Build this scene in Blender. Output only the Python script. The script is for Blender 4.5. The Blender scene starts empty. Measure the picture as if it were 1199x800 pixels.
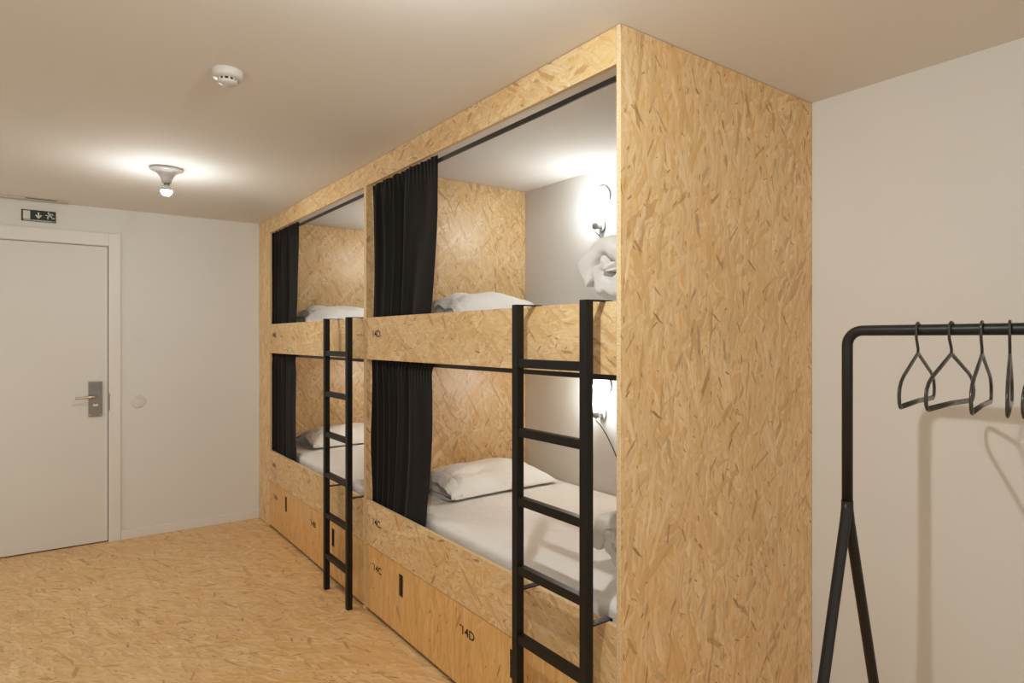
import bpy, bmesh, math, random
from mathutils import Vector, Matrix, noise
random.seed(7)
PI = math.pi
scn = bpy.context.scene
COL = scn.collection

# ------------------------------------------------------------------ dimensions (metres)
CEIL = 2.383
XF = -4.027          # far wall (door)
YR = 1.073           # wall behind the bunks
XB, YL = 3.1, -2.35  # room limits behind the camera, walls left out for the fill
XJ = -1.883          # joint between the two bunk units

# ------------------------------------------------------------------ node helpers
class NT:
    def __init__(s, name):
        s.m = bpy.data.materials.new(name); s.m.use_nodes = True
        s.t = s.m.node_tree; s.t.nodes.clear()
        s.out = s.t.nodes.new('ShaderNodeOutputMaterial')
        s.b = s.t.nodes.new('ShaderNodeBsdfPrincipled')
        s.t.links.new(s.b.outputs[0], s.out.inputs[0])
    def n(s, kind, **kw):
        nd = s.t.nodes.new(kind)
        for k, v in kw.items(): setattr(nd, k, v)
        return nd
    def put(s, sock, v):
        if isinstance(v, bpy.types.NodeSocket): s.t.links.new(v, sock)
        elif v is not None: sock.default_value = v
    def math(s, op, a, b=None, c=None, clamp=False):
        nd = s.n('ShaderNodeMath', operation=op, use_clamp=clamp)
        s.put(nd.inputs[0], a)
        if b is not None: s.put(nd.inputs[1], b)
        if c is not None: s.put(nd.inputs[2], c)
        return nd.outputs[0]
    def vmath(s, op, a, b=None):
        nd = s.n('ShaderNodeVectorMath', operation=op)
        s.put(nd.inputs[0], a)
        if b is not None: s.put(nd.inputs[1], b)
        return nd.outputs[0]
    def noise(s, vec, scale, detail=2.0, rough=0.5, dim='2D'):
        nd = s.n('ShaderNodeTexNoise', noise_dimensions=dim)
        s.put(nd.inputs['Vector'], vec); nd.inputs['Scale'].default_value = scale
        nd.inputs['Detail'].default_value = detail; nd.inputs['Roughness'].default_value = rough
        return nd.outputs[0], nd.outputs[1]
    def voro(s, vec, scale, rnd=1.0):
        nd = s.n('ShaderNodeTexVoronoi', voronoi_dimensions='2D', feature='F1')
        s.put(nd.inputs['Vector'], vec); nd.inputs['Scale'].default_value = scale
        nd.inputs['Randomness'].default_value = rnd
        return nd
    def ramp(s, fac, stops, interp='LINEAR'):
        nd = s.n('ShaderNodeValToRGB'); r = nd.color_ramp; r.interpolation = interp
        while len(r.elements) < len(stops): r.elements.new(0.5)
        for e, (p, c) in zip(r.elements, stops):
            e.position = p; e.color = (c[0], c[1], c[2], 1)
        s.put(nd.inputs[0], fac); return nd.outputs[0]
    def mix(s, fac, a, b, blend='MIX'):
        nd = s.n('ShaderNodeMix', data_type='RGBA', blend_type=blend)
        s.put(nd.inputs[0], fac); s.put(nd.inputs[6], a); s.put(nd.inputs[7], b)
        return nd.outputs[2]
    def sep(s, v):
        nd = s.n('ShaderNodeSeparateXYZ'); s.put(nd.inputs[0], v); return nd.outputs
    def maprange(s, v, a, b, c, d, smooth=False):
        nd = s.n('ShaderNodeMapRange'); nd.interpolation_type = 'SMOOTHSTEP' if smooth else 'LINEAR'
        s.put(nd.inputs[0], v)
        for i, x in enumerate((a, b, c, d)): nd.inputs[1+i].default_value = x
        return nd.outputs[0]
    def bump(s, h, strength, dist=0.002):
        nd = s.n('ShaderNodeBump'); nd.inputs['Strength'].default_value = strength
        nd.inputs['Distance'].default_value = dist
        s.put(nd.inputs['Height'], h); s.t.links.new(nd.outputs[0], s.b.inputs['Normal'])

def rgba(c): return (c[0], c[1], c[2], 1)

def osb(name, tint=(1, 1, 1), angles=(0, 18, -22, 40, -55, 85), keep=.42, rot=0.0, contrast=1.0, rough=0.5, flake=1.0, streak=1.0):
    """Oriented strand board: overlapping wood strands. UVs are metres, main grain along V."""
    s = NT(name)
    uv = s.n('ShaderNodeUVMap').outputs[0]
    if rot:
        r = s.n('ShaderNodeVectorRotate', rotation_type='Z_AXIS'); s.put(r.inputs['Vector'], uv); r.inputs['Angle'].default_value = rot
        uv = r.outputs[0]
    _, wc = s.noise(uv, 14, 2)
    wv = s.vmath('SUBTRACT', wc, (0.5, 0.5, 0.5))
    p = s.vmath('ADD', uv, s.vmath('MULTIPLY', wv, (0.026, 0.030, 0)))
    fine, _ = s.noise(s.vmath('MULTIPLY', p, (150, 11, 0)), 1.0, 3, 0.62)
    T = [(0.42, 0.255, 0.115), (0.57, 0.385, 0.195), (0.66, 0.475, 0.265), (0.72, 0.545, 0.325), (0.79, 0.63, 0.41)]
    O = (0.63, 0.385, 0.155)
    # fine vertical strands under everything
    v = s.voro(s.vmath('MULTIPLY', p, (75, 13, 0)), 1.0)
    col = s.ramp(s.sep(v.outputs['Color'])[0], [(0, T[1]), (.25, T[2]), (.5, T[3]), (.75, T[2]), (.9, O), (1, T[1])])
    for i, ang in enumerate(angles):
        q = s.vmath('ADD', p, (3.7*i + .31, 1.9*i + .77, 0))
        ro = s.n('ShaderNodeVectorRotate', rotation_type='Z_AXIS'); s.put(ro.inputs['Vector'], q)
        ro.inputs['Angle'].default_value = math.radians(ang)
        big = (30, 44, 24, 36, 28, 40)[i % 6]
        st = s.vmath('MULTIPLY', ro.outputs[0], (big, big*.20, 0))
        v = s.voro(st, 1.0)
        rc = s.sep(v.outputs['Color'])
        l = s.sep(s.vmath('SUBTRACT', st, v.outputs['Position']))
        m = s.math('LESS_THAN', rc[0], keep)
        m = s.math('MULTIPLY', m, s.math('LESS_THAN', s.math('ABSOLUTE', s.math('ADD', l[0], s.math('MULTIPLY', fine, .12))), s.math('MULTIPLY_ADD', rc[2], .34, .16)))
        rp = [[(0, T[3]), (.3, T[2]), (.55, T[4]), (.8, T[1]), (1, O)], [(0, T[2]), (.35, T[4]), (.6, O), (.8, T[3]), (1, T[1])],
              [(0, T[4]), (.3, T[1]), (.6, T[3]), (.85, T[2]), (1, T[0])]][i % 3]
        c = s.ramp(rc[1], rp)
        gr, _ = s.noise(s.vmath('MULTIPLY', st, (9, .9, 0)), 1.0, 2, .6)
        c = s.mix(s.maprange(gr, .38, .72, .0, .38*streak), c, rgba(T[0]))
        c = s.mix(s.maprange(l[0], .05, .42, 0, .42), c, rgba((.36, .205, .085)))  # one side of each strand darkened, painted shade for the overlap
        col = s.mix(s.math('MULTIPLY', m, min(1, .74*contrast)), col, c)
    # fine fibres and thin dark slits
    col = s.mix(s.maprange(fine, .36, .66, .22*streak, 0), col, rgba((.40, .24, .105)))
    sl, _ = s.noise(s.vmath('MULTIPLY', s.vmath('ADD', p, (9.1, 2.7, 0)), (85, 13, 0)), 1.0, 2, .5)
    col = s.mix(s.maprange(sl, .66, .78, 0, .62*contrast), col, rgba((.30, .185, .095)))
    bl, _ = s.noise(uv, 4.5, 2)
    col = s.mix(s.maprange(bl, .45, .75, 0, .35), col, rgba((.58, .35, .145)))
    # sparse, clearly outlined strands
    layers = [  # scale, half length, half width, share, ramp, opacity, turn
        (7.0, .040, .0085, .34, [(0, (.36, .19, .07)), (.35, (.47, .265, .10)), (.65, (.32, .225, .13)), (1, (.80, .66, .45))], .72, 2.2),
        (10., .024, .0042, .36, [(0, (.20, .105, .04)), (.35, (.34, .18, .07)), (.65, (.24, .18, .115)), (1, (.38, .19, .06))], .82, 1.9),
        (17., .012, .0026, .22, [(0, (.20, .105, .045)), (.5, (.33, .18, .07)), (1, (.25, .19, .12))], .85, 2.4),
    ]
    edge = fine
    for i, (S, L, W, share, rp, op, spr) in enumerate(layers):
        q = s.vmath('ADD', uv, (1.37*i + .71, 2.11*i + .13, 0))
        v = s.voro(q, S)
        rc = s.sep(v.outputs['Color'])
        loc = s.vmath('SUBTRACT', q, v.outputs['Position'])
        ro = s.n('ShaderNodeVectorRotate', rotation_type='Z_AXIS')
        s.put(ro.inputs['Vector'], loc)
        s.put(ro.inputs['Angle'], s.math('MULTIPLY', s.math('SUBTRACT', rc[0], 0.5), spr))
        l = s.sep(ro.outputs[0])
        jag, _ = s.noise(s.vmath('MULTIPLY', ro.outputs[0], (320, 45, 0)), 1.0, 2, .6)
        j = s.math('SUBTRACT', jag, .5)
        ay = s.math('MULTIPLY_ADD', j, L*1.3, s.math('ABSOLUTE', s.math('MULTIPLY_ADD', l[0], 1.2, l[1])))
        ax = s.math('MULTIPLY_ADD', j, W*1.2, s.math('ABSOLUTE', l[0]))
        m = s.math('MULTIPLY', s.math('LESS_THAN', ay, s.math('MULTIPLY_ADD', rc[1], .8*L, .3*L)), s.math('LESS_THAN', ax, s.math('MULTIPLY_ADD', rc[2], W, .25*W)))
        wn = s.n('ShaderNodeTexWhiteNoise', noise_dimensions='3D'); s.put(wn.inputs['Vector'], v.outputs['Color'])
        m = s.math('MULTIPLY', m, s.math('LESS_THAN', wn.outputs['Value'], share*flake))
        c = s.ramp(s.sep(wn.outputs['Color'])[1], rp)
        c = s.mix(s.maprange(jag, .35, .65, .45, 0), c, rgba((.25, .14, .06)))
        col = s.mix(s.math('MULTIPLY', m, op), col, c)
    col = s.mix(1.0, col, rgba(tint), 'MULTIPLY')
    s.t.links.new(col, s.b.inputs['Base Color'])
    s.b.inputs['Roughness'].default_value = rough
    s.b.inputs['Specular IOR Level'].default_value = 0.4
    s.bump(edge, 0.2, 0.0012)
    return s.m

def osb_edge(name):
    s = NT(name)
    uv = s.n('ShaderNodeUVMap').outputs[0]
    a, _ = s.noise(s.vmath('MULTIPLY', uv, (160, 160, 0)), 1.0, 3, .7)
    c = s.ramp(a, [(0.25, (.46, .31, .16)), (.45, (.60, .43, .24)), (.6, (.68, .52, .31)), (.8, (.74, .59, .38))])
    s.t.links.new(c, s.b.inputs['Base Color']); s.b.inputs['Roughness'].default_value = .75
    return s.m

def plain(name, color, rough=0.5, metal=0.0, spec=0.5, var=0.0, vscale=8.0, bump=0.0, bscale=60, sheen=0.0):
    s = NT(name)
    tc = s.n('ShaderNodeTexCoord').outputs['Object']
    if var:
        f, _ = s.noise(tc, vscale, 3, .5, '3D')
        c = s.mix(s.maprange(f, .3, .7, 0, 1), rgba([x*(1-var) for x in color]), rgba([min(1, x*(1+var)) for x in color]))
        s.t.links.new(c, s.b.inputs['Base Color'])
    else:
        s.b.inputs['Base Color'].default_value = rgba(color)
    s.b.inputs['Roughness'].default_value = rough; s.b.inputs['Metallic'].default_value = metal
    s.b.inputs['Specular IOR Level'].default_value = spec
    if sheen: s.b.inputs['Sheen Weight'].default_value = sheen
    if bump:
        h, _ = s.noise(tc, bscale, 3, .55, '3D'); s.bump(h, bump, .02 if bscale < 30 else .003)
    return s.m

def glow(name, color, strength):
    s = NT(name)
    s.b.inputs['Base Color'].default_value = (.9, .9, .88, 1)
    s.b.inputs['Emission Color'].default_value = rgba(color)
    s.b.inputs['Emission Strength'].default_value = strength
    return s.m

M = {}
M['osb_panel'] = osb('strand_board_panel', (1.17, 1.14, 1.08), (74, -44, 52, 28, -17, 8), keep=.38, contrast=1.12, flake=1.6)
M['osb_front'] = osb('strand_board_front', (1.08, 1.05, .98), (12, 75, -62, 42, 8, -34), keep=.48, contrast=1.15, flake=1.35)
M['osb_drawer'] = osb('strand_board_drawer', (1.10, .92, .65), (-15, 12, -8, 7, 4, -2), keep=.42, contrast=.8, rough=.42, flake=.7)
M['osb_in'] = osb('strand_board_inside', (1.02, .99, .93), (-5, 80, 20, -58, 44, -30), keep=.48, contrast=1.25, flake=1.5, rough=.36)
M['osb_floor'] = osb('strand_board_floor', (1.16, 1.07, .92), (80, -45, 35, 0, -20, 18), keep=.45, contrast=1.1, flake=1.4, rot=.95, rough=.42)
M['edge'] = osb_edge('strand_board_edge')
M['wall'] = plain('white_wall_paint', (.66, .655, .635), .9, spec=.2, var=.012, vscale=1.5, bump=.04, bscale=220)
M['ceil'] = plain('white_ceiling_paint', (.70, .675, .64), .92, spec=.15, var=.015, vscale=.8)
M['door'] = plain('door_paint', (.64, .625, .595), .55, var=.01, vscale=2)
M['trim'] = plain('trim_paint', (.68, .665, .64), .5)
M['black'] = plain('black_powder_coat', (.0075, .0065, .0055), .45, spec=.28, bump=.05, bscale=500)
M['rack'] = plain('black_rack_tube', (.012, .012, .012), .42, spec=.35)
M['hanger'] = plain('black_hanger_plastic', (.03, .028, .025), .22, spec=.6)
M['rod'] = plain('black_rod', (.012, .011, .010), .45)
M['curtain'] = plain('black_curtain_cloth', (.0085, .0078, .0072), .92, spec=.1, sheen=.06, bump=.12, bscale=900)
M['sheet'] = plain('white_sheet', (.76, .745, .72), .9, spec=.15, sheen=.1, bump=.55, bscale=13)
M['pillow'] = plain('white_pillowcase', (.78, .765, .74), .9, spec=.15, sheen=.1, bump=.6, bscale=15)
M['duvet'] = plain('white_duvet', (.60, .585, .56), .9, spec=.15, sheen=.1, bump=.5, bscale=12)
M['steel'] = plain('brushed_steel', (.20, .185, .165), .36, metal=1.0)
M['brass'] = plain('pale_metal_lever', (.55, .49, .40), .3, metal=1.0)
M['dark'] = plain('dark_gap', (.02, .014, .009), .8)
M['slot_shade'] = plain('slot_edge_shade', (.085, .055, .03), .8, var=.7, vscale=90)  # cut sides of the drawer slot, their shade put into a darker brown
M['ink'] = plain('stencil_ink', (.022, .013, .007), .7)
M['porcelain'] = plain('porcelain', (.46, .455, .45), .4)
M['plastic'] = plain('white_plastic', (.62, .60, .57), .4)
M['plate'] = plain('pale_plate', (.30, .30, .295), .3)
M['rim'] = plain('plate_rim', (.035, .035, .034), .5)
M['socket'] = plain('grey_socket', (.20, .195, .19), .5)
M['cord'] = plain('dark_cord', (.02, .02, .02), .5)
M['sign'] = plain('exit_sign_green', (.003, .011, .005), .5)
M['signw'] = plain('exit_sign_white', (.60, .60, .53), .5)
M['signg'] = plain('exit_sign_strip', (.16, .18, .12), .5)
M['berth_bulb'] = glow('berth_bulb_glow', (1.0, .985, .93), 44.0)
M['ceil_bulb'] = glow('ceiling_bulb_glow', (1.0, .99, .93), 610.0)
M['ceil_bulb_near'] = glow('near_ceiling_bulb_glow', (1.0, 1.0, .96), 1500.0)

# ------------------------------------------------------------------ object helpers
def tag(o, label=None, cat=None, group=None, kind=None):
    if label: o['label'] = label
    if cat: o['category'] = cat
    if group: o['group'] = group
    if kind: o['kind'] = kind
    return o

def empty(name, loc=(0, 0, 0), rz=0.0, **kw):
    o = bpy.data.objects.new(name, None); o.empty_display_size = .05
    o.location = loc; o.rotation_euler = (0, 0, rz); COL.objects.link(o)
    return tag(o, **kw)

def root_loc(o):
    v = Vector((0, 0, 0))
    while o is not None:
        v += o.location; o = o.parent
    return v

def link(name, bm, mats, parent=None, smooth=False, local=False):
    """One mesh object; vertices are given in world space unless local."""
    if parent is not None and not local:
        bmesh.ops.translate(bm, vec=-root_loc(parent), verts=bm.verts)
    bmesh.ops.recalc_face_normals(bm, faces=bm.faces)
    me = bpy.data.meshes.new(name); bm.to_mesh(me); bm.free()
    for m in (mats if isinstance(mats, (list, tuple)) else [mats]): me.materials.append(m)
    if smooth:
        for p in me.polygons: p.use_smooth = True
    o = bpy.data.objects.new(name, me); COL.objects.link(o)
    if parent is not None: o.parent = parent
    return o

def uv_faces(bm, grain='z', off=None):
    """Metre-scale box UVs; the strand direction (V) follows the axis named in grain."""
    uvl = bm.loops.layers.uv.verify()
    ox, oy = off if off else (random.uniform(0, 40), random.uniform(0, 40))
    bm.normal_update()
    for f in bm.faces:
        n = f.normal; a = max(range(3), key=lambda i: abs(n[i]))
        axes = [i for i in range(3) if i != a]
        g = 'xyz'.index(grain)
        if g in axes: v = g; u = [i for i in axes if i != g][0]
        else: u, v = axes
        for lp in f.loops:
            lp[uvl].uv = (lp.vert.co[u] + ox + a*3.3, lp.vert.co[v] + oy + a*1.7)

def add_box(bm, x0, x1, y0, y1, z0, z1, mi=0, bevel=0.0):
    vs = [bm.verts.new((x, y, z)) for x in (x0, x1) for y in (y0, y1) for z in (z0, z1)]
    F = [(0, 1, 3, 2), (4, 6, 7, 5), (0, 4, 5, 1), (2, 3, 7, 6), (0, 2, 6, 4), (1, 5, 7, 3)]
    fs = [bm.faces.new([vs[i] for i in f]) for f in F]
    for f in fs: f.material_index = mi
    if bevel:
        es = list({e for f in fs for e in f.edges})
        bmesh.ops.bevel(bm, geom=es, offset=bevel, segments=2, profile=.6, affect='EDGES')
    return vs

def box(name, x0, x1, y0, y1, z0, z1, mat, parent=None, bevel=0.0, grain='z'):
    bm = bmesh.new(); add_box(bm, x0, x1, y0, y1, z0, z1, 0, bevel)
    uv_faces(bm, grain)
    return link(name, bm, mat, parent)

def board(name, x0, x1, y0, y1, z0, z1, mat, parent=None, grain='z'):
    """Strand board: broad faces in mat, thin cut edges in the edge material."""
    bm = bmesh.new(); add_box(bm, x0, x1, y0, y1, z0, z1)
    bmesh.ops.recalc_face_normals(bm, faces=bm.faces); bm.normal_update()
    d = (x1-x0, y1-y0, z1-z0); thin = d.index(min(d))
    for f in bm.faces:
        a = max(range(3), key=lambda i: abs(f.normal[i]))
        f.material_index = 0 if a == thin else 1
    bmesh.ops.bevel(bm, geom=list(bm.edges), offset=.0008, segments=1, affect='EDGES')
    uv_faces(bm, grain)
    return link(name, bm, [mat, M['edge']], parent)

def add_tube(bm, pts, r, seg=12, closed=False, mi=0, cap=True, rz=None):
    """Sweep a circle (or ellipse) along a path; parallel-transport frames."""
    pts = [Vector(p) for p in pts]; n = len(pts)
    tan = []
    for i in range(n):
        a = pts[(i-1) % n] if (closed or i > 0) else pts[i]
        b = pts[(i+1) % n] if (closed or i < n-1) else pts[i]
        tan.append((b-a).normalized())
    up = Vector((0, 0, 1)) if abs(tan[0].z) < .9 else Vector((1, 0, 0))
    nrm = (up - tan[0]*up.dot(tan[0])).normalized()
    rings = []
    for i in range(n):
        nrm = (nrm - tan[i]*nrm.dot(tan[i])).normalized()
        bn = tan[i].cross(nrm)
        ri = r[i] if isinstance(r, (list, tuple)) else r
        rb = ri if rz is None else rz
        rings.append([bm.verts.new(pts[i] + nrm*ri*math.cos(2*PI*k/seg) + bn*rb*math.sin(2*PI*k/seg)) for k in range(seg)])
    rng = range(n if closed else n-1)
    for i in rng:
        A, B = rings[i], rings[(i+1) % n]
        for k in range(seg):
            f = bm.faces.new((A[k], A[(k+1) % seg], B[(k+1) % seg], B[k])); f.material_index = mi; f.smooth = True
    if cap and not closed:
        for R in (rings[0], rings[-1]):
            f = bm.faces.new(R); f.material_index = mi

def add_lathe(bm, prof, c, seg=32, mi=0):
    """Revolve (r, z) around the vertical axis through c."""
    rings = []
    for r, z in prof:
        rings.append([bm.verts.new((c[0]+r*math.cos(2*PI*k/seg), c[1]+r*math.sin(2*PI*k/seg), c[2]+z)) for k in range(seg)] if r > 1e-6
                     else [bm.verts.new((c[0], c[1], c[2]+z))])
    for A, B in zip(rings, rings[1:]):
        for k in range(seg):
            k2 = (k+1) % seg
            if len(A) == 1 and len(B) == 1: continue
            if len(A) == 1: f = bm.faces.new((A[0], B[k], B[k2]))
            elif len(B) == 1: f = bm.faces.new((A[k], A[k2], B[0]))
            else: f = bm.faces.new((A[k], A[k2], B[k2], B[k]))
            f.material_index = mi; f.smooth = True

def arc(c, r, a0, a1, n, u, v):
    c, u, v = Vector(c), Vector(u), Vector(v)
    return [c + u*r*math.cos(math.radians(a0+(a1-a0)*i/n)) + v*r*math.sin(math.radians(a0+(a1-a0)*i/n)) for i in range(n+1)]

def text_mesh(name, s, parent, origin, xdir, size, mat, width=None, normal_off=(0, 0, 0)):
    """Flat lettering: origin is the lower-left corner, width stretches it to fit."""
    cu = bpy.data.curves.new('lettering', 'FONT'); cu.body = s; cu.size = 1.0; cu.offset = .022
    ob = bpy.data.objects.new('lettering', cu); COL.objects.link(ob)
    dg = bpy.context.evaluated_depsgraph_get()
    me = bpy.data.meshes.new_from_object(ob.evaluated_get(dg))
    bpy.data.objects.remove(ob); bpy.data.curves.remove(cu)
    xs = [v.co.x for v in me.vertices]; ys = [v.co.y for v in me.vertices]
    x0, x1, y0, y1 = min(xs), max(xs), min(ys), max(ys)
    sy = size/(y1-y0); sx = width/(x1-x0) if width else sy
    bm = bmesh.new(); bm.from_mesh(me); bpy.data.meshes.remove(me)
    xd, o = Vector(xdir), Vector(origin)
    for v in bm.verts:
        v.co = o + xd*((v.co.x-x0)*sx) + Vector((0, 0, 1))*((v.co.y-y0)*sy)
    return link(name, bm, mat, parent)

def children(o): return [c for c in bpy.data.objects if c.parent == o]

def copy_tree(o, parent=None):
    c = o.copy(); COL.objects.link(c); c.parent = parent
    for ch in children(o): copy_tree(ch, c)
    return c

# ------------------------------------------------------------------ room shell
def shell(name, *a, mat, grain='z'):
    return tag(box(name, *a, mat, grain=grain), kind='structure')
shell('floor', XF-.1, XB+.1, YL-.1, YR+.1, -.08, 0, mat=M['osb_floor'], grain='y')
shell('ceiling', XF-.1, XB+.1, YL-.1, YR+.1, CEIL, CEIL+.08, mat=M['ceil'])
shell('wall_right', XF-.1, XB+.1, YR, YR+.1, 0, CEIL, mat=M['wall'])
DY0, DY1, DZ = -1.945, -1.036, 2.107   # door leaf
bm = bmesh.new()
for a in ((YL, DY0-.012, 0, CEIL), (DY1+.010, YR, 0, CEIL), (DY0-.012, DY1+.010, DZ+.008, CEIL)):
    add_box(bm, XF-.1, XF, a[0], a[1], a[2], a[3])
uv_faces(bm); tag(link('wall_far', bm, M['wall']), kind='structure')
tag(box('baseboard_far', XF, XF+.012, -.957, -.001, 0, .066, M['trim'], bevel=.003), kind='structure')
tag(box('baseboard_right', .001, XB, YR-.012, YR, 0, .066, M['trim'], bevel=.003), kind='structure')

# door: leaf, frame, reveal, lock plate and lever
door = empty('door_1', (XF, (DY0+DY1)/2, 0), kind='structure')
leaf = box('leaf', XF-.042, XF-.002, DY0, DY1, .008, DZ, M['door'], door, bevel=.0015)
bm = bmesh.new()
fw = .078
for a in ((DY0-fw, DY0-.006, 0, DZ+.094), (DY1+.006, DY1+fw, 0, DZ+.094), (DY0-.006, DY1+.006, DZ+.008, DZ+.094)):
    add_box(bm, XF+.0005, XF+.013, a[0], a[1], a[2], a[3], 0, .002)
for a in ((DY0-.010, DY0-.004, 0, DZ+.006), (DY1+.004, DY1+.0095, 0, DZ+.006), (DY0-.010, DY1+.0095, DZ+.004, DZ+.0078)):
    add_box(bm, XF-.099, XF-.001, a[0], a[1], a[2], a[3])
link('frame', bm, M['trim'], door)
box('threshold_shade', XF-.098, XF-.012, DY0-.01, DY1+.009, .0003, .006, M['dark'], door)  # dark strip stands in for the shade under the leaf
box('gap_shade_sheet', XF-.0985, XF-.046, DY0-.004, DY1+.004, .008, DZ+.003, M['dark'], door)  # dark sheet behind the leaf, standing in for shade in its gaps
lk = box('lock_plate', XF-.002, XF+.014, -1.150, -1.070, .903, 1.149, M['steel'], door, bevel=.003)
box('card_reader', XF+.0138, XF+.0165, -1.142, -1.078, 1.085, 1.141, plain('card_reader_face', (.16, .17, .18), .25), lk, bevel=.001)
bm = bmesh.new(); add_box(bm, XF+.0138, XF+.018, -1.124, -1.094, .975, .990, 0, .001)
link('key_cover', bm, M['plastic'], lk)
for yy in (-1.142, -1.078):
    bm = bmesh.new(); add_tube(bm, [(XF+.0135, yy, .914), (XF+.0165, yy, .914)], .004, 10); link('screw', bm, M['brass'], lk)
bm = bmesh.new()
add_tube(bm, [(XF+.0138, -1.103, 1.043), (XF+.035, -1.103, 1.043), (XF+.050, -1.106, 1.043), (XF+.056, -1.118, 1.043), (XF+.057, -1.15, 1.042), (XF+.056, -1.228, 1.040)], .0085, 12)
link('lever_handle', bm, M['brass'], door, smooth=True)
box('strike_plate', XF+.0132, XF+.0145, DY1+.0065, DY1+.0125, .940, 1.062, M['steel'], door)

# exit sign above the door
sg = empty('exit_sign', (XF, -1.43, 2.243), label='small dark green exit sign on the wall above the white door', cat='sign')
y0, y1, z0, z1 = -1.523, -1.336, 2.243, 2.320
box('panel', XF+.0005, XF+.007, y0, y1, z0, z1, M['sign'], sg, bevel=.001)
XS = XF+.0073
box('door_symbol', XS-.0002, XS+.0006, y0+.009, y0+.047, z0+.014, z1-.007, M['signw'], sg)
def ribbon(bm, pts, w):
    """flat strokes on the sign face, points are (y, z)"""
    for (a, b) in zip(pts, pts[1:]):
        a, b = Vector((a[0], a[1])), Vector((b[0], b[1])); d = (b-a).normalized(); n = Vector((-d.y, d.x))*w/2; d = d*w*.3
        vs = [bm.verts.new((XS+.0004, *q)) for q in (a-d+n, b+d+n, b+d-n, a-d-n)]
        bm.faces.new(vs)
bm = bmesh.new(); ac = (y0+.092, z0+.041)
ribbon(bm, [(ac[0], ac[1]+.019), (ac[0], ac[1]-.008)], .009)
vs = [bm.verts.new((XS+.0004, ac[0]+a, ac[1]+b)) for a, b in ((-.019, .002), (-.012, .006), (0, -.007), (.012, .006), (.019, .002), (.0, -.021))]
bm.faces.new((vs[0], vs[1], vs[2], vs[5])); bm.faces.new((vs[5], vs[2], vs[3], vs[4]))
link('arrow_symbol', bm, M['signw'], sg)
bm = bmesh.new(); rc = (y0+.155, z0+.045)
P_ = lambda a, b: (rc[0]+a*.001, rc[1]+b*.001)
vs = [bm.verts.new((XS+.0004, rc[0]-.009+.0052*math.cos(k*PI/6), rc[1]+.021+.0052*math.sin(k*PI/6))) for k in range(12)]; bm.faces.new(vs)
ribbon(bm, [P_(-5, 14), P_(4, 0)], .010)
ribbon(bm, [P_(-4, 12), P_(12, 14), P_(17, 6)], .005)
ribbon(bm, [P_(-4, 10), P_(-10, 3), P_(-24, 3)], .005)
ribbon(bm, [P_(4, 1), P_(12, -15), P_(24, -15)], .006)
ribbon(bm, [P_(2, 0), P_(-12, -6), P_(-12, -20)], .006)
link('running_figure', bm, M['signw'], sg)
box('caption_strip', XS-.0003, XS+.0002, y0+.008, y1-.005, z0+.002, z0+.0125, M['signg'], sg)
text_mesh('caption', 'SAIDA DE EMERGENCIA', sg, (XS+.0006, y0+.016, z0+.004), (0, 1, 0), .0065, M['signw'], width=.15)

# shallow ceiling grille strip by the far wall
gr = empty('ceiling_vent', (-3.93, -1.44, CEIL), label='thin white vent strip on the ceiling above the door', cat='vent')
box('cover', -3.965, -3.905, -1.80, -1.262, CEIL-.012, CEIL-.0005, plain('vent_cover_shaded', (.50, .46, .41), .8), gr, bevel=.004)  # cover colour browner than the ceiling, with its shadow painted in
box('slot_shade', -3.9052, -3.9035, -1.50, -1.33, CEIL-.010, CEIL-.005, plain('vent_shadow', (.10, .075, .05), .8), gr)  # dark strip painted as the shadow line along the vent

# wall plates beside the door
def yz_disc(bm, x, y, z, prof, seg=32):
    """revolve (r, dx) around the X axis"""
    rings = [[bm.verts.new((x+dx, y+r*math.cos(2*PI*k/seg), z+r*math.sin(2*PI*k/seg))) for k in range(seg)] for r, dx in prof]
    for A, B in zip(rings, rings[1:]):
        for k in range(seg): bm.faces.new((A[k], A[(k+1) % seg], B[(k+1) % seg], B[k]))
    bm.faces.new(rings[-1])
sw = empty('light_switch', (XF, -.847, .993), label='round white light switch on the wall right of the door handle', cat='switch')
bm = bmesh.new(); yz_disc(bm, XF, -.847, .993, [(.046, .0005), (.046, .005), (.043, .009), (.033, .0095), (.032, .007)]); link('plate', bm, M['plastic'], sw)
box('rocker', XF+.0068, XF+.0115, -.866, -.828, .972, 1.014, M['plastic'], sw, bevel=.003)
tag(box('blank_plate', XF-.001, XF+.004, -.882, -.802, 1.445, 1.517, M['wall'], None, bevel=.002), 'faint square blank cover plate on the wall above the round switch', 'cover plate')

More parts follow.
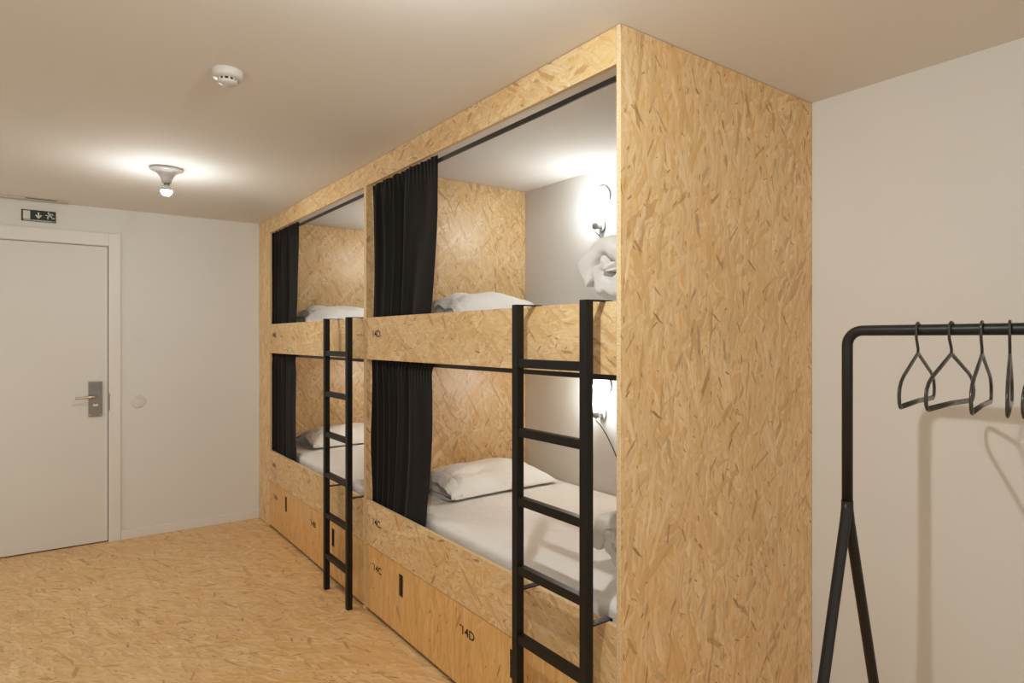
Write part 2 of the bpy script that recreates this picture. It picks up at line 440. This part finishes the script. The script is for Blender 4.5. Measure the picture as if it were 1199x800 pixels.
# ------------------------------------------------------------------ ceiling fittings
def ceiling_lamp(x, y, label, bulb='ceil_bulb'):
    z = CEIL
    L = empty('ceiling_lamp', (x, y, z), label=label, cat='lamp', group='bare bulb ceiling lamps')
    bm = bmesh.new()
    add_lathe(bm, [(.081, -.0005), (.083, -.004), (.083, -.010), (.078, -.014), (.062, -.019), (.045, -.030), (.034, -.046), (.027, -.062), (.024, -.074), (.022, -.080), (.0, -.080)], (x, y, z), 40)
    link('porcelain_base', bm, M['porcelain'], L, smooth=True)
    bm = bmesh.new(); add_lathe(bm, [(.0, -.0805), (.0145, -.0805), (.0145, -.092), (.0, -.092)], (x, y, z), 20)
    link('socket', bm, M['socket'], L)
    bm = bmesh.new()
    r = .027; zc = -.122
    add_lathe(bm, [(0, -.0925), (.013, -.0925), (.0150, -.098)] + [(r*math.sin(a), zc+r*math.cos(a)) for a in [math.radians(38+52*i/6) for i in range(7)]], (x, y, z), 28)
    link('bulb_shield', bm, M['porcelain'], L, smooth=True)  # opaque cap added to hold the bulb's light off the ceiling
    bm = bmesh.new(); prof = [(r*math.sin(a), zc+r*math.cos(a)) for a in [math.radians(90+90*i/14) for i in range(15)]]
    prof[-1] = (0, prof[-1][1])
    add_lathe(bm, prof, (x, y, z), 28); link('bulb', bm, M[bulb], L, smooth=True)
    return L
ceiling_lamp(-2.588, -.850, 'bare glowing bulb on a cone-shaped white ceiling fitting in front of the bunks')
ceiling_lamp(.27, -.78, 'bare bulb ceiling lamp nearest the camera, beside the corner of the tall wooden end panel', 'ceil_bulb_near')

sd = empty('smoke_detector', (-1.045, -.862, CEIL), label='round white smoke detector on the ceiling', cat='smoke detector')
bm = bmesh.new(); add_lathe(bm, [(.052, -.0005), (.053, -.008), (.050, -.020), (.044, -.027), (.0, -.027)], (-1.045, -.862, CEIL), 40); link('base', bm, M['plastic'], sd, smooth=True)
bm = bmesh.new(); add_lathe(bm, [(.026, -.0268), (.026, -.036), (.0, -.036)], (-1.045, -.862, CEIL), 32); link('sensor_chamber', bm, M['dark'], sd)
bm = bmesh.new()
for k in range(10):
    a = 2*PI*k/10
    c = Vector((-1.045+.028*math.cos(a), -.862+.028*math.sin(a), CEIL))
    add_tube(bm, [c+Vector((0, 0, -.0265)), c+Vector((0, 0, -.037))], .0035, 8)
link('grille', bm, M['plastic'], sd)
bm = bmesh.new(); add_lathe(bm, [(.033, -.0362), (.033, -.041), (.026, -.046), (.0, -.048)], (-1.045, -.862, CEIL), 32); link('cap', bm, M['plastic'], sd, smooth=True)

# ------------------------------------------------------------------ bunk units
ZU0, ZU1 = 1.342, 1.563     # upper bed panel
ZL0, ZL1 = .360, .592       # lower bed panel
ZF = 2.268                  # underside of the top fascia
T = .018

def drawer(parent, x0, x1, hx, text, tx):
    z0, z1, hz0, hz1, hw = .022, ZL0-.003, .209, .315, .042
    bm = bmesh.new()
    X = [x0, hx-hw/2, hx+hw/2, x1]; Z = [z0, hz0, hz1, z1]
    V = {}
    TD = .010
    for s_, y in ((0, 0.0), (1, TD)):
        for i in range(4):
            for k in range(4): V[s_, i, k] = bm.verts.new((X[i], y, Z[k]))
    for i in range(3):
        for k in range(3):
            if (i, k) == (1, 1): continue
            for s_ in (0, 1):
                bm.faces.new([V[s_, i, k], V[s_, i+1, k], V[s_, i+1, k+1], V[s_, i, k+1]])
    ring = [(i, 0) for i in range(3)] + [(3, k) for k in range(3)] + [(i, 3) for i in (3, 2, 1)] + [(0, k) for k in (3, 2, 1)]
    for loop in (ring, [(1, 1), (2, 1), (2, 2), (1, 2)]):
        for a, b in zip(loop, loop[1:]+loop[:1]):
            f = bm.faces.new([V[0, *a], V[0, *b], V[1, *b], V[1, *a]]); f.material_index = 1 if loop is ring else 2
    uv_faces(bm, 'z')
    d = link('drawer', bm, [M['osb_drawer'], M['edge'], M['slot_shade']], parent)
    box('pull_shade', hx-hw/2-.01, hx+hw/2+.01, TD+.0005, TD+.007, hz0-.01, hz1+.01, M['dark'], d)  # dark sheet behind the cutout, standing in for the shade inside
    text_mesh('number_label', text, d, (tx+.022, -.0006, .2425), (1, 0, 0), .036, M['ink'], width=.092)
    box('label_dash', tx, tx+.014, -.0008, -.0002, .271, .276, M['ink'], d)
    return d

def bunk(x0, x1, label, near):
    """x0..x1 is the outside of the unit; bed panels and drawers run between the two sides."""
    B = empty('bunk_bed', (x1, .5, 0), label=label, cat='bunk bed', group='built-in wooden bunk units')
    dy = YR-.002
    if near:
        board('end_panel', x1-T, x1, 0, dy, 0, CEIL-.002, M['osb_panel'], B, 'z')
        board('side_panel', x0+.001, x0+T, .0, dy, 0, CEIL-.002, M['osb_in'], B, 'z')
        px0, px1, ix0, ix1 = x0+.0015, x1-T-.0005, x0+T+.0005, x1-T-.0005
    else:
        board('side_panel', x1-T+.002, x1-.001, .001, dy, 0, CEIL-.002, M['osb_in'], B, 'z')
        board('end_panel', -3.818, -3.80, T+.001, dy, 0, CEIL-.002, M['osb_in'], B, 'z')
        board('filler_panel', x0+.002, -3.722, 0, T, 0.004, CEIL-.002, M['osb_panel'], B, 'z')
        px0, px1, ix0, ix1 = -3.7215, x1-.0005, -3.7995, x1-T+.0015
    ypan = -.0005 if not near else 0.0
    # panels across the front: they cover the edge of the dividing boards
    f0 = px0
    board('fascia', f0, px1, -.001, T-.001, ZF, CEIL-.002, M['osb_front'], B, 'x')
    up = board('upper_bed_panel', f0, px1, -.0015, T-.0015, ZU0, ZU1, M['osb_front'], B, 'x')
    lo_x0 = ix0 if near else px0
    lo_x1 = ix1
    lo = board('lower_bed_panel', lo_x0 if near else f0, px1 if near else ix1, -.0015, T-.0015, ZL0, ZL1, M['osb_front'], B, 'x')
    # decks
    board('upper_deck', ix0, ix1, T+.001, dy-.001, ZU0+.014, ZU0+.032, M['osb_in'], B, 'x')
    board('lower_deck', ix0, ix1, T+.001, dy-.001, .445, .463, M['osb_in'], B, 'x')
    board('plinth', ix0, ix1, .045, .063, .001, .10, M['dark'], B, 'x')
    # drawers
    dx0, dx1 = (lo_x0, px1) if near else (px0, ix1)
    mid = -.955 if near else -2.80
    cc = ('14C', '14D') if near else ('14A', '14B')
    if near:
        drawer(B, dx0, mid-.0008, -1.451, cc[0], -1.786); drawer(B, mid+.0008, dx1, -.536, cc[1], -.911)
        text_mesh('number_label', '14D.', up, (-1.775, -.0021, 1.459), (1, 0, 0), .036, M['ink'], width=.104)
        text_mesh('number_label', '14C.', lo, (-1.775, -.0021, .480), (1, 0, 0), .036, M['ink'], width=.104)
    else:
        drawer(B, dx0, mid-.0008, -3.297, cc[0], -3.62); drawer(B, mid+.0008, dx1, -2.358, cc[1], -2.775)
        text_mesh('number_label', '14B.', up, (-3.64, -.0021, 1.462), (1, 0, 0), .036, M['ink'], width=.104)
        text_mesh('number_label', '14A.', lo, (-3.64, -.0021, .480), (1, 0, 0), .036, M['ink'], width=.104)
    # curtain rods
    for z in (2.254, 1.330):
        bm = bmesh.new(); add_box(bm, ix0, ix1, .047, .057, z-.009, z+.009, 0, .002); link('curtain_rod', bm, M['rod'], B)
    return B
near_b = bunk(XJ, 0.0, 'near wooden strand board bunk unit with the broad blank end panel, berths 14C and 14D', True)
far_b = bunk(XF, XJ-.001, 'far wooden strand board bunk unit between the near unit and the white door wall', False)
bm = bmesh.new(); add_box(bm, XJ-.004, XJ+.010, -.010, -.0005, .002, .024, 0, .003); uv_faces(bm)
link('levelling_foot', bm, M['edge'], near_b)

# ------------------------------------------------------------------ ladders
def make_ladder(x0, label):
    """square black tube, two stiles, six rungs, four hooks; x0 is the left outer side"""
    w, h = .371, 1.567
    t = .030; ya, yb = -.086, -.056
    L = empty('bunk_ladder', (x0, -.071, 0), label=label, cat='ladder', group='black metal bunk ladders')
    for s_ in (0, w-t):
        box('stile', x0+s_, x0+s_+t, ya, yb, 0.001, h, M['black'], L, bevel=.0025)
    for k in range(6):
        z = .200 + .2335*k
        box('rung', x0+t-.0005, x0+w-t+.0005, ya+.003, yb-.001, z-.0145, z+.0145, M['black'], L, bevel=.002)
    for s_ in (.0025, w-t+.0025):
        for z in (ZU1, ZL1):
            bm = bmesh.new()
            add_box(bm, x0+s_, x0+s_+.025, yb-.002, .026, z+.0005, z+.0045)
            add_box(bm, x0+s_, x0+s_+.025, .0215, .026, z-.03, z+.0045)
            link('hook', bm, M['black'], L)
    return L
make_ladder(-.428, 'black metal ladder hooked on the near bunk unit, beside the end panel')
make_ladder(-2.286, 'black metal ladder hooked on the far bunk unit, standing nearer the door')

# ------------------------------------------------------------------ curtains
def curtain(x0, x1, xb1, zt, zb, folds, seed, label, flat=.36, flare=.0):
    """gathered on the rod: crowded folds on the wall side, a nearly flat free edge"""
    nu, nv = 190, 48
    N = lambda a, b, c=0: noise.noise(Vector((a+seed*3.1, b, c+seed)))
    bm = bmesh.new(); G = []
    for j in range(nv+1):
        v = j/nv; row = []
        close = max(0.0, (v-.30)/.70)
        xr = x1 + (xb1-x1)*(close**1.7) + flare*max(0, 1-v/.05)
        z = zt + (zb-zt)*v
        for i in range(nu+1):
            u = i/nu
            # fold phase: dense on the left, stretched on the right, wandering slowly down the cloth
            ph = 2*PI*folds*(u - .33*u*u*(1+.3*u)) + 2.2*N(u*3.0, v*.8) + .8*N(u*2, v*2.2, 5)
            amp = (.014 + .007*N(u*5, v*1.2, 9))*(1-.35*v)
            if u > 1-flat: amp *= .35 + .65*max(0, 1-(u-1+flat)/.12)
            top = min(1, v/.16)
            y = amp*(.35+.65*top)*(math.sin(ph) + .28*math.sin(2.1*ph+1.3))
            y += .010*N(u*2.2, v*1.5, 3)*top
            y += .0030*(1-top)*math.sin(2*PI*folds*2.6*u+seed)
            x = x0 + (xr-x0)*u + .007*math.cos(ph)*(1-u)*top*min(1, u*12)
            zz = z + (.0022*math.sin(2*PI*folds*1.7*u+seed) if j == 0 else 0)
            y0 = .034 + .004*top - .003*v
            row.append(bm.verts.new((max(x, x0), min(.061, max(.0205, y0+y)), zz)))
        G.append(row)
    for j in range(nv):
        for i in range(nu): bm.faces.new((G[j][i], G[j][i+1], G[j+1][i+1], G[j+1][i]))
    o = link('curtain', bm, M['curtain'], None, smooth=True)
    md = o.modifiers.new('cloth_thickness', 'SOLIDIFY'); md.thickness = .0015; md.offset = 0
    return tag(o, label, 'curtain', 'black bunk curtains')
curtain(-1.860, -1.155, -1.235, 2.272, 1.50, 8.0, 3, 'black curtain drawn open at the upper berth of the near bunk unit')
curtain(-1.860, -1.215, -1.285, 1.338, .535, 9.0, 11, 'black curtain drawn open at the lower berth of the near bunk unit', flare=.03)
curtain(-3.79, -3.135, -3.205, 2.272, 1.50, 9.0, 5, 'black curtain drawn open at the upper berth of the far bunk unit')
curtain(-3.79, -3.200, -3.190, 1.338, .535, 9.0, 8, 'black curtain drawn open at the lower berth of the far bunk unit', flare=.02)

# ------------------------------------------------------------------ bedding
def mattress(x0, x1, y0, y1, z0, z1, label):
    bm = bmesh.new(); add_box(bm, x0, x1, y0, y1, z0, z1)
    bmesh.ops.subdivide_edges(bm, edges=list(bm.edges), cuts=1)
    bm.free(); bm = bmesh.new()
    nx, ny = 90, 44; r = .035
    def prof(d): return 0 if d > r else r - math.sqrt(max(0, r*r-(r-d)**2))
    G = []
    for i in range(nx+1):
        row = []
        for j in range(ny+1):
            a, b = i/nx, j/ny
            a = .5-.5*math.cos(PI*a) if True else a; b = .5-.5*math.cos(PI*b)
            x, y = x0+(x1-x0)*a, y0+(y1-y0)*b
            d = min(x-x0, x1-x, y-y0, y1-y)
            n = noise.noise(Vector((x*3, y*4, z0)))*.004 + noise.noise(Vector((x*9, y*7, z0+5)))*.0022 + .0035*abs(math.sin(6*x+9*y+3*noise.noise(Vector((x*2.5, y*2.5, z0)))))**8*noise.noise(Vector((x*2, y*3, 9)))
            row.append(bm.verts.new((x, y, z1-prof(d)+n*min(1, d/.08))))
        G.append(row)
    for i in range(nx):
        for j in range(ny): bm.faces.new((G[i][j], G[i+1][j], G[i+1][j+1], G[i][j+1]))
    # hanging sides
    rim = [G[i][0] for i in range(nx)] + [G[nx][j] for j in range(ny)] + [G[i][ny] for i in range(nx, 0, -1)] + [G[0][j] for j in range(ny, 0, -1)]
    prev = rim
    for zf in (.5, 1.0):
        cur = []
        for k, v in enumerate(rim):
            wob = noise.noise(Vector((v.co.x*7, v.co.y*7, zf*2)))*.004
            cx, cy = (x0+x1)/2, (y0+y1)/2
            off = Vector((cx-v.co.x, cy-v.co.y, 0)).normalized()*(wob+.002)
            cur.append(bm.verts.new((v.co.x+off.x, v.co.y+off.y, z1-r+(z0-z1+r)*zf)))
        for k in range(len(rim)):
            k2 = (k+1) % len(rim); bm.faces.new((prev[k], prev[k2], cur[k2], cur[k]))
        prev = cur
    bm.faces.new(prev)
    return tag(link('mattress', bm, M['sheet'], None, smooth=True), label, 'mattress', 'white sheeted mattresses')
mattress(-1.858, -.025, .066, 1.066, .464, .622, 'white sheeted mattress on the lower berth of the near bunk unit')
mattress(-1.858, -.025, .066, 1.066, ZU0+.033, 1.530, 'white sheeted mattress on the upper berth of the near bunk unit')
mattress(-3.793, -1.908, .066, 1.066, .464, .622, 'white sheeted mattress on the lower berth of the far bunk unit')
mattress(-3.793, -1.908, .066, 1.066, ZU0+.033, 1.530, 'white sheeted mattress on the upper berth of the far bunk unit')

def pillow(x, y, z, rz, label, sx=.42, sy=.70, h=.155, seed=1, tilt=0.0):
    """local x = short side, y = long side; hem flap at the -y end. Base rests at z."""
    Pm = empty('pillow', (x, y, z), rz, label=label, cat='pillow', group='white pillows at the heads of the berths')
    n = 60
    def half(u, v):
        a = max(0, 1-abs(u)**2.3)**.60
        b = max(0, 1-abs(v)**(2.6 if v > 0 else 5.0))**(.62 if v > 0 else .45)
        return a*b
    bm = bmesh.new(); top, bot = {}, {}
    NV = lambda *q: noise.noise(Vector(q))
    for i in range(n+1):
        for j in range(n+1):
            u, v = math.sin(PI/2*(-1+2*i/n)), math.sin(PI/2*(-1+2*j/n))
            px = u*sx/2*(1-.08*(1-v*v)*abs(u)**3); py = v*sy/2*(1-.05*(1-u*u)*abs(v)**3)
            hh = half(u, v)
            wr = .014*NV(u*1.8+seed, v*2.0, seed*1.7) + .007*NV(u*5+seed, v*3.2, 3)
            # soft creases running in from the ends and corners
            cr = abs(math.sin(6.5*u + 2.2*v*u + 2.0*NV(u*2, v*1.5, seed)))**5
            wr -= .012*cr*abs(v)**1.2
            cr2 = abs(math.sin(4.5*v + 3.0*u + 1.5*NV(u*2, v*2, seed+4)))**6
            wr -= .008*cr2*(1-abs(v))
            zt = .016 + h*.80*hh + wr*min(1, hh*2.2)
            zb = max(.014 - h*.09*hh - .002, .0015)
            top[i, j] = bm.verts.new((px, py, zt))
            bot[i, j] = top[i, j] if i in (0, n) or j in (0, n) else bm.verts.new((px, py, zb))
    for i in range(n):
        for j in range(n):
            bm.faces.new((top[i, j], top[i+1, j], top[i+1, j+1], top[i, j+1]))
            q = [bot[i, j], bot[i, j+1], bot[i+1, j+1], bot[i+1, j]]
            if not all(top[a, b] is k for (a, b), k in zip(((i, j), (i, j+1), (i+1, j+1), (i+1, j)), q)): bm.faces.new(q)
    link('pillow_body', bm, M['pillow'], Pm, smooth=True, local=True)
    # open end of the pillowcase: a soft sleeve standing a little past the pillow's end
    bm = bmesh.new(); m_, L = 72, 8; R = []
    for l in range(L+1):
        t = l/L; row = []
        for k in range(m_):
            a = 2*PI*k/m_; c_, s_ = math.cos(a), math.sin(a)
            u = math.copysign(abs(c_)**.75, c_)
            v = -.86 - .16*t
            hgt = h*.80*half(u*.97, -.86)*(1-.42*t**1.5)
            px = u*sx/2*(.975+.02*t)
            py = v*sy/2 + .010*math.sin(4*u+seed)*t - .012*abs(u)**3*t
            if s_ > 0: zz = .022 + hgt + .009*NV(u*3+seed, t*1.5, 7)*(.4+t) - .010*abs(math.sin(7*u+seed))**4*t
            else: zz = .0035 + .012*abs(u)**6
            row.append(bm.verts.new((px, py, max(zz, .002))))
        R.append(row)
    for A, B in zip(R, R[1:]):
        for k in range(m_): bm.faces.new((A[k], A[(k+1) % m_], B[(k+1) % m_], B[k]))
    link('pillowcase_hem', bm, M['pillow'], Pm, smooth=True, local=True)
    return Pm
pillow(-1.628, .622, .627, .03, 'white pillow on the lower berth of the near bunk unit', seed=2)
pillow(-1.628, .640, 1.535, .03, 'white pillow on the upper berth of the near bunk unit', seed=5, h=.19)
pillow(-3.54, .560, .627, .04, 'white pillow on the lower berth of the far bunk unit', seed=9)
pillow(-3.54, .520, 1.535, .03, 'white pillow on the upper berth of the far bunk unit', seed=13, h=.20)

def duvet(xc, zc, y0, y1, R, t0, seed, label, rx=1.0):
    """a thick duvet rolled up: spiral band swept along Y, puffy ends"""
    bm = bmesh.new(); N, turns = 110, 1.62; NS = 26
    a0 = math.radians(205)
    rings = []
    for s_ in range(NS+1):
        q = .5-.5*math.cos(PI*s_/NS); y = y0+(y1-y0)*q
        e = max(0, 1-abs(2*q-1)**9)**.5
        th = t0*(.30+.70*e)
        outer, inner = [], []
        for i in range(N+1):
            f = i/N
            ang = a0 - 2*PI*turns*f
            r = (R-t0/2)*(1-f**1.1) + t0*.12*f
            taper = min(1, math.sqrt(min(1, f/.05))+.05, math.sqrt(min(1, (1-f)/.06))+.05)
            for sgn, L in ((1, outer), (-1, inner)):
                rr = r + sgn*th/2*taper
                x = rr*math.cos(ang)*rx; z = rr*math.sin(ang)
                px, pz = x*5, z*5
                d = .030*noise.noise(Vector((px+seed, y*3.2, pz))) + .014*noise.noise(Vector((px*2.6+seed, y*9, pz*2.6))) + .006*noise.noise(Vector((px*6+seed, y*20, pz*6)))
                # creases running in from the open end
                d -= .016*math.exp(-q*9)*abs(math.sin(ang*3.1+seed+noise.noise(Vector((px, pz, seed)))*1.5))**3
                n = Vector((math.cos(ang), 0, math.sin(ang)))*d*(1 if sgn > 0 else .45)
                yy = y + .03*noise.noise(Vector((px*1.3, seed, pz*1.3)))*(1-e)
                L.append(bm.verts.new((xc+x+n.x, yy, max(zc+z+n.z, zc-R*.90 + (0 if sgn > 0 else .012)))))
        rings.append((outer, inner))
    for (o1, i1), (o2, i2) in zip(rings, rings[1:]):
        for i in range(N):
            bm.faces.new((o1[i], o1[i+1], o2[i+1], o2[i])); bm.faces.new((i1[i], i2[i], i2[i+1], i1[i+1]))
        for k in (0, N): bm.faces.new((o1[k], o2[k], i2[k], i1[k]))
    for o1, i1 in (rings[0], rings[-1]):
        for i in range(N): bm.faces.new((o1[i], i1[i], i1[i+1], o1[i+1]))
    o = link('duvet', bm, M['duvet'], None, smooth=True)
    md = o.modifiers.new('soften', 'SUBSURF'); md.levels = md.render_levels = 1
    return tag(o, label, 'duvet', 'rolled white duvets')
duvet(-.186, 1.532+.142, .12, .92, .156, .098, 4, 'rolled white duvet at the foot of the upper berth, against the end panel', rx=1.06)
duvet(-.186, .624+.132, .16, .92, .145, .092, 8, 'rolled white duvet at the foot of the lower berth, against the end panel', rx=1.06)

# ------------------------------------------------------------------ berth lamps
def berth_lamp():
    """local origin on the wall at the plate's centre; +Y into the wall"""
    L = empty('wall_lamp', (0, 0, 0))
    bm = bmesh.new()
    pts = []
    for k in range(41):                      # bulb-shaped outline: round head, narrow neck
        a = math.radians(-62 + 304*k/40)
        pts.append((.066*math.cos(a), .062+.066*math.sin(a)))
    for k in range(13):
        a = math.radians(180+180*k/12); pts.append((.027*math.cos(a), -.098+.027*math.sin(a)))
    f_, b_ = [bm.verts.new((x, -.009, z)) for x, z in pts], [bm.verts.new((x, -.0008, z)) for x, z in pts]
    bm.faces.new(f_); bm.faces.new(b_[::-1])
    for k in range(len(pts)):
        k2 = (k+1) % len(pts); f = bm.faces.new((f_[k], f_[k2], b_[k2], b_[k])); f.material_index = 1
    link('back_plate', bm, [M['plate'], M['rim']], L, local=True)
    bm = bmesh.new()
    add_lathe(bm, [(0, -.112), (.015, -.112), (.018, -.104), (.018, -.082), (.016, -.078), (0, -.078)], (.0, -.052, 0), 24)
    add_box(bm, -.008, .008, -.040, -.0085, -.106, -.088, 0, .002)
    link('socket', bm, M['socket'], L, local=True)
    bm = bmesh.new()
    prof = [(0, -.0775), (.0145, -.0775), (.017, -.064), (.026, -.043), (.038, -.018), (.0455, .006), (.0465, .024), (.043, .042), (.034, .057), (.020, .067), (0, .0705)]
    add_lathe(bm, prof, (.0, -.056, 0), 32)
    link('bulb', bm, M['berth_bulb'], L, smooth=True, local=True)
    bm = bmesh.new()
    add_tube(bm, [(.0, -.054, -.111), (.0, -.052, -.128), (.020, -.040, -.150), (.045, -.020, -.200), (.085, -.008, -.275), (.125, -.005, -.345), (.150, -.005, -.40)], .003, 8)
    link('cord', bm, M['cord'], L, smooth=True, local=True)
    return L
lamp0 = berth_lamp()
spots = [((-1.178, YR, 2.158), 'glowing wall lamp with a bulb-shaped plate in the upper berth of the near bunk unit'),
         ((-1.170, YR, 1.135), 'glowing wall lamp with a bulb-shaped plate in the lower berth of the near bunk unit'),
         ((-3.040, YR, 2.165), 'wall lamp in the upper berth of the far bunk unit'),
         ((-3.040, YR, 1.138), 'wall lamp in the lower berth of the far bunk unit')]
for i, (p, lb) in enumerate(spots):
    o = lamp0 if i == 0 else copy_tree(lamp0)
    o.location = p; tag(o, lb, 'lamp', 'berth wall lamps')

# ------------------------------------------------------------------ clothes rack and hangers
RX0, RX1, RY, RZ, RR = .365, 1.42, .600, 1.475, .0155
rk = empty('clothes_rack', ((RX0+RX1)/2, RY, 0), label='black tubular clothes rack standing before the white wall', cat='clothes rack')
c = .045
pts = [(RX0, RY, .95), (RX0, RY, RZ-c)] + arc((RX0+c, RY, RZ-c), c, 180, 90, 8, (1, 0, 0), (0, 0, 1))[1:] + \
      arc((RX1-c, RY, RZ-c), c, 90, 0, 8, (1, 0, 0), (0, 0, 1)) + [(RX1, RY, .95)]
bm = bmesh.new(); add_tube(bm, pts, RR, 20); link('top_frame', bm, M['rack'], rk, smooth=True)
for x in (RX0, RX1):
    for s_ in (-1, 1):
        off = .004*s_
        bm = bmesh.new()
        P0 = [(x, RY+off*.2, .955), (x, RY+off, .93), (x, RY+.012*s_, .895)] + [(x, RY+s_*(.012+.292*(.895-z)), z) for z in (.85, .5, .02, .0008)]
        add_tube(bm, P0, [RR*1.01]*2+[RR]*5, 18); lg = link('leg', bm, M['rack'], rk, smooth=True)
        yy = RY+s_*(.012+.292*.885)
        bm = bmesh.new(); add_lathe(bm, [(0, .0002), (.019, .0002), (.019, .018), (.0165, .024)], (x, yy, 0), 18); link('foot_cap', bm, M['hanger'], lg)
    bm = bmesh.new(); add_lathe(bm, [(RR+.0015, .938), (RR+.0015, .958)], (x, RY, 0), 20); link('collar', bm, M['rack'], rk)
bm = bmesh.new(); add_tube(bm, [(RX0+c+.012, RY, RZ+RR-.001), (RX0+c+.012, RY, RZ+RR+.0005)], .004, 10); link('bar_stud', bm, M['plastic'], rk)

def make_hanger():
    """local y = width, origin at the centre of the rack's bar"""
    H = empty('clothes_hanger', (0, 0, 0))
    r = .0036; hr = RR+r+.0015
    V = lambda a, z: (0, a, z)
    bm = bmesh.new()
    hook = [V(hr*math.cos(math.radians(a)), hr*math.sin(math.radians(a))) for a in range(-35, 181, 12)]
    hook += [V(-hr, -.012), V(-hr*.85, -.026), V(-hr*.35, -.040), V(0, -.052), V(0, -.066)]
    add_tube(bm, hook, r, 10); link('hook', bm, M['hanger'], H, smooth=True, local=True)
    bm = bmesh.new()
    half = [(0, -.064), (.014, -.070), (.150, -.122), (.176, -.136), (.191, -.152), (.197, -.172), (.194, -.190), (.186, -.200), (.174, -.203)]
    path = [V(-a, z) for a, z in half[::-1]] + [V(a, z) for a, z in half[1:]]
    add_tube(bm, path, .0062, 10, rz=.0042)
    link('shoulder_frame', bm, M['hanger'], H, smooth=True, local=True)
    bm = bmesh.new(); add_tube(bm, [V(-.178, -.201), V(0, -.198), V(.178, -.201)], .0075, 10, rz=.0045)
    link('trouser_bar', bm, M['hanger'], H, smooth=True, local=True)
    return H
hg = make_hanger()
hang = [(.559, 9.0, 'black hanger at the left end of the rack, nearest the corner post'),
        (.640, 3.5, 'second black hanger from the left end of the rack'),
        (.709, 11.0, 'third black hanger from the left end of the rack, narrow side turned'),
        (.768, 14.2, 'fourth black hanger on the rack, seen almost edge-on'),
        (.831, 4.5, 'black hanger cut off by the right edge of the photo, last on the rack')]
for i, (x, ang, lb) in enumerate(hang):
    o = hg if i == 0 else copy_tree(hg)
    o.location = (x, RY, RZ); o.rotation_euler = (0, 0, math.radians(ang)); tag(o, lb, 'hanger', 'black clothes hangers on the rack')

# ------------------------------------------------------------------ world, camera, colour
w = bpy.data.worlds.new('World'); scn.world = w; w.use_nodes = True
# added warm fill light, strongest from behind the camera where walls are left out
wt = w.node_tree; bg = wt.nodes['Background']
bg.inputs[0].default_value = (1.0, .92, .79, 1)
tc = wt.nodes.new('ShaderNodeTexCoord'); sx = wt.nodes.new('ShaderNodeSeparateXYZ'); mr = wt.nodes.new('ShaderNodeMapRange')
wt.links.new(tc.outputs['Generated'], sx.inputs[0]); wt.links.new(sx.outputs[0], mr.inputs[0])
for k, v in enumerate((-1.0, 1.0, .11, .76)): mr.inputs[1+k].default_value = v
wt.links.new(mr.outputs[0], bg.inputs[1])

cam = bpy.data.cameras.new('camera'); co = bpy.data.objects.new('camera', cam); COL.objects.link(co)
cam.sensor_width = 36; cam.lens = 36*737/1199; cam.shift_y = -3/1199; cam.clip_start = .05
th = math.atan2(599.5-61.6, 737)     # angle between the view direction and -X
co.location = (1.311, -1.354, 1.45)
co.rotation_euler = (PI/2, 0, PI/2 - th)
scn.camera = co
scn.view_settings.view_transform = 'Standard'
scn.view_settings.look = 'None'
scn.view_settings.exposure = 0.615
# gentle shoulder so the light round the bulbs rolls off to white
scn.view_settings.use_curve_mapping = True
cm = scn.view_settings.curve_mapping
cm.white_level = (16, 16, 16); cv = cm.curves[3]
for x, y in ((.15, .149), (.3, .294), (.45, .425), (.7, .590), (1.0, .715), (1.6, .825), (3.0, .905), (6.0, .955), (10.0, .985)):
    cv.points.new(x/16, y)
cm.update()
try:
    scn.cycles.use_denoising = True; scn.cycles.denoiser = 'OPENIMAGEDENOISE'
    scn.cycles.max_bounces = 10; scn.cycles.diffuse_bounces = 6
    scn.cycles.sample_clamp_indirect = 8.0
except Exception: pass
